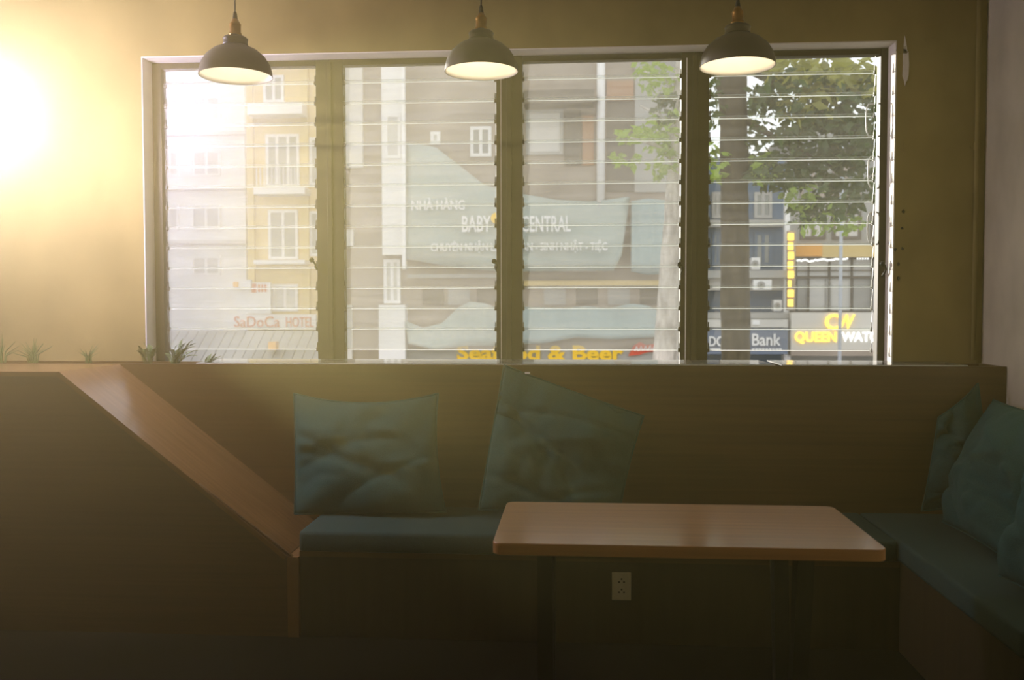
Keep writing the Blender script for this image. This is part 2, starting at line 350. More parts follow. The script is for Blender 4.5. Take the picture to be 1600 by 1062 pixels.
# ------------------------------------------------------------------ table
TX0, TX1, TY0, TY1, TZ = -.262, .9315, 2.784, 3.384, .75
tb = empty('table', ((TX0+TX1)/2, (TY0+TY1)/2, FL), 'rectangular wooden cafe table with rounded corners on dark metal legs', 'table')
bm = bmesh.new(); r_ = .032; seg = 6; pts = []
for (cx, cy_, a0) in ((TX1-r_, TY1-r_, 0), (TX0+r_, TY1-r_, 90), (TX0+r_, TY0+r_, 180), (TX1-r_, TY0+r_, 270)):
    for k in range(seg+1):
        a = math.radians(a0+90*k/seg); pts.append((cx+r_*math.cos(a), cy_+r_*math.sin(a)))
th = .037
rings = [[bm.verts.new((TX0+(TX1-TX0)/2+(x-(TX0+TX1)/2)*s, (TY0+TY1)/2+(y-(TY0+TY1)/2)*s, z)) for x, y in pts] for s, z in ((.997, TZ-th), (1, TZ-th+.002), (1, TZ-.003), (.9965, TZ))]
n = len(pts)
for A, B in zip(rings, rings[1:]):
    for k in range(n): bm.faces.new((A[k], A[(k+1) % n], B[(k+1) % n], B[k])).material_index = 1
bm.faces.new(rings[0][::-1]).material_index = 1; bm.faces.new(rings[-1])
me = bpy.data.meshes.new('table_top'); bm.to_mesh(me); bm.free(); me.materials.append(MATS['table_wood']); me.materials.append(MATS['table_edge'])
link('table_top', me, tb)
for xx in (TX0+.16, TX1-.22):
    MB().box((xx-.03, TY0+.06, TZ-th-.008), (xx+.03, TY1-.06, TZ-th-.0005)).build('mount_plate', 'black_metal', tb)
    for ya, yb in ((TY0+.08, TY0+.19), (TY1-.08, TY1-.19)):
        d = .032
        s = 1 if ya < yb else -1
        MB().poly([(xx-.025, ya, TZ-th-.008), (xx-.025, ya+s*.075, TZ-th-.008), (xx-.025, yb+s*.045, FL+.02), (xx-.025, yb, FL+.02)], (.05, 0, 0)).build('leg', 'black_metal', tb)
    MB().box((xx-.035, TY0+.1, FL+.001), (xx+.035, TY1-.1, FL+.022), .004).build('foot', 'black_metal', tb)

# ------------------------------------------------------------------ pillows
def pillow(TL, TR, BR, BL, thick, label, seed, sag=(.06, .03, .04, .04), wr=1.3):
    st, sb, sl_, sr = sag
    TL, TR, BR, BL = map(Vector, (TL, TR, BR, BL)); n = 44; random.seed(seed)
    nrm = (TR-TL+BR-BL).cross(TL-BL+TR-BR).normalized()
    base = (BL+BR)/2; bm = bmesh.new(); g = {}
    CR = [(random.uniform(-.9, .9), random.uniform(-.9, .6), random.uniform(-.7, .5), random.uniform(.5, 1.1), random.uniform(.05, .11), random.choice((-1, -1, 1))*random.uniform(.010, .020)) for _ in range(9)]
    W_ = [(random.uniform(0, 6.28), random.uniform(-1, 1), random.uniform(-1, 1), random.uniform(3, 7)) for _ in range(4)]
    for side in (1, -1):
        for i in range(n+1):
            for j in range(n+1):
                u, v = -1+2*i/n, -1+2*j/n
                edge = i in (0, n) or j in (0, n)
                if side < 0 and edge: g[(side, i, j)] = g[(1, i, j)]; continue
                uu = u*(1-(sr if u > 0 else sl_)*(1-v*v)*abs(u)); vv = v*(1-(st if v > 0 else sb)*(1-u*u)*abs(v))
                s, t = (uu+1)/2, (vv+1)/2
                p = BL*(1-s)*(1-t)+BR*s*(1-t)+TR*s*t+TL*(1-s)*t
                h = max(0, (1-u**2))**.55*max(0, (1-v**2))**.55
                # belly sits lower
                prof = h*(1+.18*(-v))
                wn_ = 0
                for ph, a, c, f in W_: wn_ += math.sin(ph+f*(a*u+c*v)+1.5*math.sin(2*u+ph)*v)*.008
                for cx_, cv_, an_, ln_, wd_, dp_ in CR:
                    du, dv_ = u-cx_, v-cv_; al = du*math.cos(an_)+dv_*math.sin(an_); pe = -du*math.sin(an_)+dv_*math.cos(an_)+.12*al*al
                    wn_ += dp_*math.exp(-(pe/wd_)**2)*math.exp(-(al/ln_)**4)
                q = p*4+Vector((seed*3.1, 0, side*5))
                wn_ += noise.noise(q*1.2)*.018 + (abs(noise.noise(q*2.3+Vector((9, 0, 0))))-.2)*.02
                off = thick/2*prof*side*(1 if side > 0 else .6) + wr*wn_*min(1, h*2.2)*side
                g[(side, i, j)] = bm.verts.new(p+nrm*off)
    for side in (1, -1):
        for i in range(n):
            for j in range(n):
                f = [g[(side, i, j)], g[(side, i+1, j)], g[(side, i+1, j+1)], g[(side, i, j+1)]]
                try: bm.faces.new(f if side > 0 else f[::-1])
                except ValueError: pass
    bmesh.ops.recalc_face_normals(bm, faces=bm.faces)
    me = bpy.data.meshes.new('cover'); edge = [g[(1, i, 0)].co.copy() for i in range(n+1)]+[g[(1, n, j)].co.copy() for j in range(1, n+1)]+[g[(1, i, n)].co.copy() for i in range(n-1, -1, -1)]+[g[(1, 0, j)].co.copy() for j in range(n-1, 0, -1)]
    bm.to_mesh(me); bm.free(); me.materials.append(MATS['pillow']); me.polygons.foreach_set('use_smooth', [True]*len(me.polygons))
    e = empty('throw_pillow', base, label, 'pillow', 'teal throw pillows on the bench')
    link('cover', me, e)
    MB().tube(edge+[edge[0]], .004, 6).build('seam', 'pillow', e, True)
    return e
yt, yb_ = 4.515, 4.36
pillow(U(459, 614, yt), U(685, 614, yt), U(697, 800, yb_), U(460, 803, yb_), .17, 'square dark green throw pillow leaning upright on the bench left of the tilted one', 3, (.17, .0, .02, .07), .8)
p2 = pillow(U(788, 570, yt), U(1006, 650, yt), U(968, 800, yb_), U(748, 797, yb_), .19, 'dark teal throw pillow tilted with one corner up to the planter edge', 5, (.02, .02, .0, .03))
MB().box(U(820, 581, yt-.01), U(828, 584, yt-.014)).build('tag', 'white_tag', p2)
pillow(U(1466, 652, 4.55), U(1528, 598, 4.55), U(1560, 796, 4.52), U(1440, 798, 4.50), .08, 'dark teal throw pillow tucked into the bench corner with only its tip showing', 8)
pillow((1.97, 4.47, 1.035), (1.99, 3.74, 1.03), (1.69, 3.66, .48), (1.69, 4.33, .48), .29, 'large teal throw pillow leaning on the right wall beside the bench corner', 11)
pillow((1.74, 3.55, 1.0), (1.86, 2.98, .99), (1.60, 2.96, .48), (1.56, 3.47, .48), .24, 'teal throw pillow cut off by the right edge of the picture', 14)

# ------------------------------------------------------------------ pendant lamps
def pendant(u, v, label, proto=[]):
    c = U(u, v, 3.75); c.y = 3.75
    R_ = .150
    e = empty('pendant_lamp', c, label, 'pendant lamp', 'dome pendant lamps in a row')
    out = [(R_, 0), (R_*.985, .022), (R_*.93, .05), (R_*.80, .082), (R_*.60, .108), (R_*.40, .122), (R_*.33, .128)]
    inn = [(r-.004, max(z-.004, .001)) for r, z in out]
    if not proto:
        o_ = MB().lathe(out, close=False).lathe(inn[::1], close=False)
        bm = o_.bm
        proto.append(MB().lathe(out+[(R_*.33, .124)]+[], close=False).mesh('shade', 'shade_out', True))
        proto.append(MB().lathe([(R_-.0005, .0003)]+inn[:]+[(0.002, .120)], close=False).mesh('shade_lining', 'shade_in', True))
        proto.append(MB().lathe([(R_*.33, .127), (R_*.345, .131), (R_*.33, .136), (R_*.33, .150), (R_*.345, .154), (R_*.30, .162), (.024, .170)]).mesh('cap', 'shade_out', True))
        proto.append(MB().lathe([(.0245, .168), (.0265, .176), (.0225, .180), (.0225, .210), (.0245, .214), (.017, .224), (.012, .236)], n=20).mesh('socket', 'brass', True))
        proto.append(MB().lathe([(.008, .234), (.010, .240), (.007, .262), (.0035, .268)], n=12).mesh('grip', 'cord', True))
        proto.append(MB().tube([(0, 0, .262), (0, 0, CE-c.z-.022)], .0034, 8).mesh('cord', 'cord', True))
        proto.append(MB().lathe([(.045, CE-c.z-.025), (.05, CE-c.z-.012), (.05, CE-c.z-.001)], n=20).mesh('ceiling_rose', 'shade_out', True))
        proto.append(MB().sphere((0, 0, .078), .030, 2).mesh('bulb', 'bulb', True))
        proto.append(c.z)
        bm.free()
    e.location.z = proto[-1]
    for me in proto[:-1]:
        o = bpy.data.objects.new(me.name.split('.')[0], me); COL.objects.link(o); o.parent = e
    return e
pendant(752, 112, 'dome pendant lamp hanging in front of the mullion between second and third window bays')
pendant(368.5, 119, 'dome pendant lamp in the haze before the leftmost window bay')
pendant(1152, 107, 'dome pendant lamp with brass socket before the rightmost window bay, by the tree trunk')

# round lamp added at the left edge to stand in for the sun glare
lc = U(-24, 172, 3.95)
gl = empty('added_glare_lamp', lc, 'blinding bright round lamp added in place of sun glare at the left edge of the picture', 'lamp')
mat('glare', (1, .9, .8), emit=(1, .85, .98), es=365)
MB().sphere(lc, .10, 3).build('globe', 'glare', gl, True)
MB().lathe([(.03, .097), (.03, .14), (.012, .16)], lc, 16).build('socket', 'brass', gl, True)
MB().tube([lc+Vector((0, 0, .158)), Vector((lc.x, lc.y, CE-.002))], .0035).build('cord', 'cord', gl, True)

# ------------------------------------------------------------------ plants in the planter
def frond(base, tip, lift, width, n=16, seed=0):
    rnd = random.Random(seed); base, tip = Vector(base), Vector(tip); b = MB()
    c = (base+tip)/2+Vector((0, 0, lift)); P = [base*(1-t)**2+c*2*t*(1-t)+tip*t*t for t in [k/n for k in range(n+1)]]
    b.tube(P, .0015, 4)
    for k in range(2, n+1):
        t = (P[k]-P[k-1]).normalized(); sd = t.cross(Vector((0, 0, 1)))
        if sd.length < .01: sd = Vector((0, 1, 0))
        sd.normalize(); L_ = width*math.sin(math.pi*min(.95, (k/n)*.85+.12))*rnd.uniform(.7, 1.1)
        for s in (-1, 1):
            d = (sd*s*.8+t*.5+Vector((0, 0, rnd.uniform(-.2, .45)))).normalized()*L_; q = t*.0028
            b.quad(P[k]-q, P[k]+d*.5-q*1.3, P[k]+d, P[k]+d*.5+q*1.3)
    return b
zp = ZP-.03
def plant(name, u, label, tips, cat, width, yy=4.74, lift=.05):
    c = U(u, 566, yy); c.z = zp
    e = empty(name, c, label, cat)
    for k, (tu, tv) in enumerate(tips):
        y2 = yy+((k*37) % 11-5)*.014
        frond(c+Vector((((k*13) % 7-3)*.006, 0, 0)), U(tu, tv, y2), lift, width, 20, k+int(u)).build('frond', 'fern', e)
plant('fern', 272, 'small green fern in the planter at the left edge of the window', [(304, 541), (300, 532), (285, 530), (268, 546), (308, 556), (258, 552), (292, 545), (276, 540), (300, 550), (283, 552), (309, 548), (290, 536), (262, 548), (281, 545), (306, 536)], 'plant', .020)
plant('fern', 232, 'dusky feathery fern in the planter beside the window recess', [(216, 540), (224, 535), (236, 540), (246, 546), (218, 552), (240, 552), (228, 545), (250, 540), (220, 545), (242, 545), (233, 538), (213, 548)], 'plant', .018)
plant('conifer_sprig', 318, 'flat green sprig lying beside the glass sheet edge', [(345, 556), (338, 552), (330, 553), (342, 559), (325, 556)], 'plant', .016, lift=.015)
def tuft(u, label, spread, hgt, n):
    c = U(u, 566, 4.76); c.z = zp; e = empty('grass_tuft', c, label, 'plant', 'grass tufts in the planter'); rnd = random.Random(u)
    for k in range(n):
        a = rnd.uniform(-1, 1); top = c+Vector((a*spread, rnd.uniform(-.05, .05), hgt*rnd.uniform(.6, 1)*(1-.3*abs(a)))); mid = c*.55+top*.45+Vector((-a*spread*.2, 0, .02))
        MB().tube([c+Vector((a*.02, 0, 0)), mid, top], [.0035, .003, .0008], 4).build('blade', 'fern', e)
tuft(52, 'wide grass tuft in the planter left of the small one', .10, .17, 22)
tuft(138, 'small sparse grass tuft in the planter left of the fern', .07, .14, 12)
tuft(2, 'grass tuft in the planter at the left picture edge', .08, .20, 16)

# ================================================================== EXTERIOR
GZ = -3.9
struct(MB().box((-60, YO+.5, GZ-.2), (60, 80, GZ)).build('street_ground', 'asphalt'))
def part(name, m, parent, u0, v0, u1, v1, Y, th=.1, bev=0):
    um, vm = (u0+u1)/2, (v0+v1)/2
    return MB().box((U(u0, vm, Y).x, Y, U(um, v0, Y).z), (U(u1, vm, Y).x, Y+th, U(um, v1, Y).z)).build(name, m, parent)
def pbox(u0, v0, u1, v1, Y):
    um, vm = (u0+u1)/2, (v0+v1)/2
    return U(u0, vm, Y).x, U(u1, vm, Y).x, U(um, v1, Y).z, U(um, v0, Y).z
def win(parent, u0, v0, u1, v1, Y, nx=2, ny=1, fm='x_white', gm='x_glass', bar=.09):
    x0, x1, z0, z1 = pbox(u0, v0, u1, v1, Y); b = MB()
    b.box((x0, Y-.06, z0), (x0+bar, Y-.001, z1)).box((x1-bar, Y-.06, z0), (x1, Y-.001, z1)).box((x0+bar, Y-.06, z1-bar), (x1-bar, Y-.001, z1)).box((x0+bar, Y-.06, z0), (x1-bar, Y-.001, z0+bar))
    for k in range(1, nx):
        xx = x0+(x1-x0)*k/nx; b.box((xx-bar/2, Y-.055, z0+bar), (xx+bar/2, Y-.001, z1-bar))
    for k in range(1, ny):
        zz = z0+(z1-z0)*k/ny; b.box((x0+bar, Y-.05, zz-bar/2), (x1-bar, Y-.001, zz+bar/2))
    f = b.build('window', fm, parent)
    MB().box((x0+.02, Y-.03, z0+.02), (x1-.02, Y-.002, z1-.02)).build('pane', gm, f); return f
def text(s, m, parent, u0, v0, u1, v1, Y, name='lettering', depth=.05, shear=0, bold=.0):
    cu = bpy.data.curves.new('t', 'FONT'); cu.body = s; cu.extrude = depth/2; cu.offset = bold; cu.shear = shear; cu.resolution_u = 3
    to = bpy.data.objects.new('t', cu); COL.objects.link(to); bpy.context.view_layer.update()
    me = bpy.data.meshes.new_from_object(to.evaluated_get(bpy.context.evaluated_depsgraph_get())); bpy.data.objects.remove(to); bpy.data.curves.remove(cu)
    co_ = np.empty(len(me.vertices)*3); me.vertices.foreach_get('co', co_); co_ = co_.reshape(-1, 3)
    lo, hi = co_.min(0), co_.max(0); x0, x1, z0, z1 = pbox(u0, v0, u1, v1, Y)
    out = np.empty_like(co_); out[:, 0] = x0+(co_[:, 0]-lo[0])/(hi[0]-lo[0])*(x1-x0); out[:, 2] = z0+(co_[:, 1]-lo[1])/(hi[1]-lo[1])*(z1-z0); out[:, 1] = Y-co_[:, 2]
    me.vertices.foreach_set('co', out.ravel()); me.materials.clear(); me.materials.append(MATS[m]); me.name = name
    return link(name, me, parent)
# --- yellow building (left bay)
YA = 32.0
def bld(name, label, u0, v0, u1, Y, m, deep=8, cat='building'):
    x0, x1, z0, z1 = pbox(u0, v0, u1, 560, Y); e = empty(name, ((x0+x1)/2, Y, GZ), label, cat)
    MB().box((x0, Y, GZ), (x1, Y+deep, z1)).build('wall', m, e); return e
ya = bld('yellow_building', 'yellow townhouse with white framed windows and balconies behind the first bay', 386, 60, 536, YA, 'x_yellow')
for (u0, v0, u1, v1, nx, ny) in [(412, 118, 444, 160, 2, 1), (416, 210, 468, 292, 3, 1), (420, 328, 466, 405, 2, 1), (426, 444, 466, 486, 2, 1), (484, 215, 500, 290, 1, 1), (484, 330, 500, 400, 1, 1)]:
    win(ya, u0, v0, u1, v1, YA, nx, ny, gm='x_glass_light' if u0 == 426 else 'x_grey')
for (u0, v0, u1, v1) in [(386, 160, 472, 178), (396, 293, 476, 303), (396, 406, 476, 412)]:
    part('balcony_slab', 'x_white', ya, u0, v0, u1, v1, YA-.7, .7)
for k in range(12): part('baluster', 'x_white', ya, 400+k*6, 262, 401.2+k*6, 293, YA-.65, .04)
for (u0, u1) in [(386, 396), (470, 482)]: part('pilaster', 'x_tan', ya, u0, 60, u1, 490, YA-.12, .12)
pb = bld('pale_building', 'pale grey-white building at the far left through the first window bay', 222, 126, 384, 36.0, 'x_white')
for (u0, v0, u1, v1) in [(300, 150, 345, 190), (300, 235, 345, 275), (300, 320, 345, 360), (250, 150, 280, 190), (250, 235, 280, 275), (250, 320, 280, 360), (300, 400, 345, 430)]:
    win(pb, u0, v0, u1, v1, 36.0, 2, 1, gm='x_glass_light')
for v in (205, 290, 375): part('floor_band', 'x_pale', pb, 222, v, 384, v+6, 35.8, .2)
hs = empty('hotel_sign', U(422, 503, 31.84), 'white strip sign with red hotel lettering below the yellow building', 'sign')
part('board', 'x_white', hs, 354, 491, 494, 514, 31.73, .15); text('SaDoCa', 'x_letter_red', hs, 366, 494, 437, 511, 31.71); text('HOTEL', 'x_letter_red', hs, 447, 495, 490, 511, 31.71)
s2 = empty('poster_board', U(395, 465, 31.8), 'white poster board with small red and orange marks above the hotel sign', 'sign')
part('board', 'x_white', s2, 369, 441, 423, 490, 31.75, .12); part('upper_board', 'x_white', s2, 360, 437, 392, 452, 31.62, .12)
part('orange_mark', 'x_orange', s2, 364, 440, 372, 449, 31.58, .04); part('red_mark', 'x_letter_red', s2, 393, 443, 400, 457, 31.71, .04)
for k in range(3): part('red_mark', 'x_letter_red', s2, 403+k*5, 444, 406+k*5, 456, 31.71, .04)
aw = empty('grey_awning', U(380, 540, 29.5), 'long grey shop awning along the bottom of the first bay', 'awning')
a_, c_ = U(150, 516, 30.4), U(536, 516, 30.4); zz0 = U(380, 575, 28.6).z
nrib = 26
for k in range(nrib):
    xa, xb = a_.x+(c_.x-a_.x)*k/nrib, a_.x+(c_.x-a_.x)*(k+1)/nrib
    MB().poly([(xa, 30.4, a_.z), (xb-.02, 30.4, a_.z), (xb-.02, 28.6, zz0), (xa, 28.6, zz0)], (0, 0, -.05)).build('roof_sheet', 'x_grey', aw)
part('fascia', 'x_dark', aw, 150, 566, 536, 580, 28.55, .05); part('lantern', 'x_orange', aw, 419, 534, 431, 546, 29.0, .3)
# --- brown building with tarps (second and third bays)
YB2 = 26.0
bb = bld('brown_building', 'grey-brown shop building with white pillar behind the restaurant banner', 538, -40, 1085, YB2, 'x_brown')
part('pillar', 'x_white', bb, 596, -40, 628, 398, YB2-.35, .35); part('pillar_edge', 'x_letter', bb, 627, -40, 632.5, 420, YB2-.5, .15)
part('pillar_foot', 'x_white', bb, 592, 476, 633, 600, YB2-.4, .4)
part('plain_wall', 'x_pale', bb, 538, -40, 566, 262, YB2-.1, .1); part('plain_wall', 'x_pale', bb, 538, 476, 550, 600, YB2-.1, .1); part('plain_wall', 'x_pale', bb, 538, 358, 552, 385, YB2-.1, .1)
win(bb, 601, 178, 627, 248, YB2-.35, 1, 1, gm='x_glass_light'); win(bb, 600, 405, 626, 474, YB2-.02, 2, 1, gm='x_glass_light')
win(bb, 673, 206, 688, 226, YB2, 1, 1, gm='x_glass_light'); win(bb, 735, 198, 768, 245, YB2, 2, 1)
win(bb, 822, 172, 880, 242, YB2, 1, 1, fm='x_grey', gm='x_pale'); part('shutter', 'x_dark', bb, 882, 172, 908, 258, YB2-.05, .05); part('shutter', 'x_brick', bb, 910, 180, 928, 258, YB2-.05, .05)
part('brick_panel', 'x_brick', bb, 948, 126, 990, 156, YB2-.08, .08); part('dark_opening', 'x_dark', bb, 948, 158, 992, 300, YB2-.03, .03); part('plain_wall', 'x_grey', bb, 992, 60, 1060, 300, YB2-.06, .06)
part('canopy_slab', 'x_dark', bb, 818, 140, 929, 160, YB2-.8, .8); part('ledge', 'x_pale', bb, 640, 246, 660, 250, YB2-.1, .1)
part('ledge', 'x_tan', bb, 812, 438, 1075, 446, YB2-.2, .2); part('ledge', 'x_grey', bb, 636, 428, 790, 434, YB2-.3, .3)
for k, u in enumerate((660, 700, 745, 850, 900, 950, 1000)): part('shop_front', 'x_grey' if k % 2 else 'x_dark', bb, u, 450, u+34, 476, YB2-.04, .04)
# restaurant banner tarps
YT = 25.75
def tarp(name, pts, m, label, Y=YT, seed=0, cat='awning', sag=.25):
    """cloth sheet with outline pts (px), folds and thickness"""
    b = MB(); c = U(sum(p[0] for p in pts)/len(pts), sum(p[1] for p in pts)/len(pts), Y)
    e = empty(name, c, label, cat)
    rnd = random.Random(seed); us = [p[0] for p in pts]; u0, u1 = min(us), max(us); n = 28
    def span(u):
        vs2 = []
        for (a, b2) in zip(pts, pts[1:]+pts[:1]):
            if (a[0]-u)*(b2[0]-u) <= 0 and a[0] != b2[0]: vs2.append(a[1]+(b2[1]-a[1])*(u-a[0])/(b2[0]-a[0]))
        return min(vs2), max(vs2)
    fr, bk = [], []
    for i in range(n+1):
        u = u0+(u1-u0)*min(max(i/n, .0005), .9995); lo, hi = span(u)
        yy = Y+.05*math.sin(u*.09+seed)+.025*math.sin(u*.23)
        col = []; col2 = []
        for j in range(7):
            p = U(u, lo+(hi-lo)*j/6, yy - sag*(j/6)); col.append(b.bm.verts.new(p)); col2.append(b.bm.verts.new(p+Vector((0, .03, 0))))
        fr.append(col); bk.append(col2)
    for i in range(n):
        for j in range(6):
            b.bm.faces.new((fr[i][j], fr[i+1][j], fr[i+1][j+1], fr[i][j+1])); b.bm.faces.new((bk[i][j], bk[i][j+1], bk[i+1][j+1], bk[i+1][j]))
        b.bm.faces.new((fr[i][0], bk[i][0], bk[i+1][0], fr[i+1][0])); b.bm.faces.new((fr[i][6], fr[i+1][6], bk[i+1][6], bk[i][6]))
    for i in (0, n):
        for j in range(6): b.bm.faces.new((fr[i][j], fr[i][j+1], bk[i][j+1], bk[i][j]))
    b.build('cloth', m, e, True); return e
tp = tarp('restaurant_banner', [(632, 222), (680, 229), (757, 289), (817, 303), (870, 312), (925, 315), (984, 307), (980, 380), (960, 423), (790, 424), (725, 420), (632, 404)], 'x_teal', 'large pale teal restaurant banner with white lettering across the middle bays')
YL = YT-.37
text('NHÀ HÀNG', 'x_letter', tp, 643, 309, 726, 328, YL, bold=.012); text('BABY', 'x_letter', tp, 722, 337, 767, 362, YL, bold=.012)
text('CENTRAL', 'x_letter', tp, 815, 337, 892, 362, YL, bold=.012)
text('CHUYÊN NHẬN LIÊN HOAN - SINH NHẬT - TIỆC', 'x_letter', tp, 673, 375, 949, 395, YL, bold=.012)
b = MB(); pc = U(776, 341, YL)
b.tube([pc+Vector((0, .03, 0)), pc+Vector((0, -.03, 0))], .16, 16); b.build('emblem', 'x_letter_yellow', tp)
tarp('teal_tarp', [(986, 314), (1012, 310), (1044, 313), (1044, 428), (1010, 429), (986, 424)], 'x_teal_dark', 'pale blue-green tarp hanging right of the restaurant banner, behind the pale trunk', YT+.05, 4)
tarp('lower_awning', [(632, 500), (660, 512), (690, 505), (716, 480), (735, 471), (760, 474), (790, 488), (792, 540), (730, 540), (680, 546), (634, 536)], 'x_teal', 'pale teal scalloped awning above the yellow lettering in the second bay', YT, 7)
tarp('lower_awning', [(800, 478), (840, 480), (880, 482), (915, 478), (950, 482), (985, 474), (1012, 477), (1030, 486), (1030, 526), (960, 530), (900, 527), (850, 536), (800, 538)], 'x_teal_dark', 'pale blue-green awning above the yellow lettering in the third bay', YT-.02, 9)
sf_ = empty('seafood_sign', U(845, 552, 25.8), 'brown fascia sign with bold yellow Seafood and Beer lettering', 'sign')
part('board', 'x_grey', sf_, 634, 545, 1085, 585, 25.84, .15); text('Seafood & Beer', 'x_letter_yellow', sf_, 714, 539, 974, 563, 25.80, bold=.035)
rl = empty('red_logo', U(1008, 546, 25.75), 'red bow tie shaped beer logo beside the yellow lettering', 'sign')
MB().poly([U(982, 556, 25.75), U(990, 540, 25.75), U(1000, 534, 25.75), U(1010, 539, 25.75), U(1030, 536, 25.75), U(1034, 548, 25.75), U(1012, 550, 25.75), U(1000, 554, 25.75)], (0, .08, 0)).build('plate', 'x_red', rl)
for k in range(5):
    p = [U(992+k*7, 548-k*.4, 25.71), U(995+k*7, 541-k*.4, 25.71), U(997+k*7, 548-k*.4, 25.71)]
    MB().tube(p, .022, 5).build('script_stroke', 'x_letter', rl)
# white drain pole
wp = empty('white_pole', (U(939, 200, 25.87).x, 25.87, GZ), 'white vertical drain pole running down to the banner in the third bay', 'pole')
x0, x1, z0, z1 = pbox(932.5, -20, 945.5, 311, 25.87); MB().tube([((x0+x1)/2, 25.87, z0-.3), ((x0+x1)/2, 25.87, z1)], (x1-x0)/2, 14).build('shaft', 'x_letter', wp, True)
# --- blue building (fourth bay)
YC = 27.0
bl = bld('blue_building', 'dark blue building with balconies and air conditioners behind the dark tree trunk', 1086, 245, 1226, YC, 'x_blue')
part('balcony_slab', 'x_grey', bl, 1086, 422, 1232, 434, YC-.9, .9); part('balcony_slab', 'x_pale', bl, 1086, 434, 1232, 453, YC-.5, .5)
part('balcony_slab', 'x_grey', bl, 1086, 488, 1232, 498, YC-.9, .9); part('ledge', 'x_grey', bl, 1086, 343, 1226, 354, YC-.3, .3)
for (u0, u1) in ((1112, 1130), (1178, 1206)): win(bl, u0, 300, u1, 341, YC, 2, 1, fm='x_grey'); win(bl, u0, 362, u1, 415, YC, 2, 1, fm='x_blue')
wc = empty('white_column', (U(1232, 430, 26.2).x, 26.2, GZ), 'pale slim column between the blue building and the lit shop', 'column')
part('shaft', 'x_white', wc, 1226, 270, 1233.5, 560, 26.2, .2); part('base', 'x_white', wc, 1225, 552, 1235, 640, 26.15, .3)
def aircon(u0, v0, u1, v1, Y, label):
    x0, x1, z0, z1 = pbox(u0, v0, u1, v1, Y); e = empty('air_conditioner', ((x0+x1)/2, Y, z0), label, 'air conditioner', 'outdoor air conditioners')
    MB().box((x0, Y, z0), (x1, Y+.3, z1), .02).build('housing', 'x_white', e)
    r = min(x1-x0, z1-z0)*.38; c = Vector((x0+(x1-x0)*.42, Y, (z0+z1)/2))
    MB().tube([c+Vector((0, -.02, 0)), c+Vector((0, .01, 0))], r, 18).build('fan_grille', 'x_grey', e); MB().tube([c+Vector((0, -.04, 0)), c+Vector((0, -.015, 0))], r*.25, 10).build('fan_hub', 'x_dark', e)
aircon(1174, 402, 1188, 421, YC-.7, 'white air conditioner on the upper balcony of the blue building')
aircon(1177, 437, 1206, 453, YC-.95, 'wide white air conditioner on the pale balcony band of the blue building')
aircon(1209, 468.5, 1222, 486, YC-.7, 'small white air conditioner above the bank sign')
bk = empty('bank_sign', U(1168, 525, 25.9), 'blue-grey bank fascia sign with white serif lettering', 'sign')
part('board', 'x_bank', bk, 1086, 512, 1231, 553, 25.9, .2); part('header', 'x_pale', bk, 1086, 499, 1231, 511, 25.85, .2)
text('DO', 'x_letter', bk, 1108, 525, 1132, 541, 25.85, bold=.02); text('Bank', 'x_letter', bk, 1175, 521, 1220, 540, 25.85, bold=.015)
for k in range(9): part('small_print', 'x_letter', bk, 1175+k*5.3, 544, 1179+k*5.3, 547, 25.87, .03)
part('small_print', 'x_letter', bk, 1109, 544, 1128, 547, 25.87, .03)
part('emblem', 'x_letter', bk, 1176, 500, 1187, 507, 25.82, .03)
# --- lit shop (right)
YD = 27.0
ls = bld('glass_front_shop', 'pale shop with gridded glass upper front behind the watch sign', 1234, 200, 1480, YD, 'x_grey')
for (u0, u1) in ((1250, 1290), (1300, 1345), (1360, 1400)): win(ls, u0, 330, u1, 374, YD, 2, 1, fm='x_dark', gm='x_pale'); win(ls, u0, 262, u1, 308, YD, 2, 1, fm='x_brown', gm='x_glass')
part('orange_band', 'x_orange', ls, 1243, 381, 1285, 400, YD-.5, .5); part('tan_band', 'x_tan', ls, 1285, 382, 1480, 401, YD-.5, .5)
for (u0, u1) in [(1246, 1263), (1265, 1294), (1298, 1314), (1316, 1330), (1333, 1362), (1364, 1400), (1402, 1440)]:
    part('pane', 'x_glass_light', ls, u0, 405, u1, 431, YD-.12, .1); part('pane', 'x_glass_light' if u0 not in (1246, 1333) else 'x_grey', ls, u0, 435, u1, 485, YD-.12, .1)
for u in (1264, 1296, 1331, 1363, 1401): part('mullion', 'x_dark', ls, u-.7, 402, u+.7, 486, YD-.2, .1)
part('transom', 'x_dark', ls, 1243, 421.5, 1480, 423, YD-.2, .08); part('transom', 'x_dark', ls, 1243, 431.5, 1480, 434.5, YD-.2, .09)
part('inner_post', 'x_grey', ls, 1290, 436, 1299, 484, YD-.16, .03); part('railing', 'x_dark', ls, 1240, 486, 1480, 489, YD-.6, .5)
rnd = random.Random(4)
lt = empty('string_lights', U(1285, 406, YD-.5), 'string of small white lights under the orange band', 'lights')
for k in range(26): MB().sphere(U(1246+k*3.1, 408-k*.16+rnd.uniform(-2.2, 2.2)*(1-k/30), YD-.45), .035, 1).build('light_bulb', 'lit_white', lt)
for k in range(5): MB().sphere(U(1340+k*4, 404, YD-.45), .03, 1).build('light_bulb', 'lit_white', lt)
vsn = empty('vertical_sign', U(1236, 421, 26.1), 'narrow vertical sign of stacked glowing yellow letters', 'sign')
part('backing', 'x_brown', vsn, 1230.5, 360, 1243, 484, 26.08, .118)
rnd = random.Random(2)
for k in range(8):
    v = 364+k*14.8; part('lit_letter', 'lit_yellow', vsn, 1231.5+(k % 3)*.3, v, 1240.5-(k % 2)*1.0-(3 if k == 5 else 0), v+11, 26.0, .08)
qs = empty('watch_sign', U(1310, 515, 25.8), 'pale fascia sign with glowing CW logo and Queen Watch lettering', 'sign')
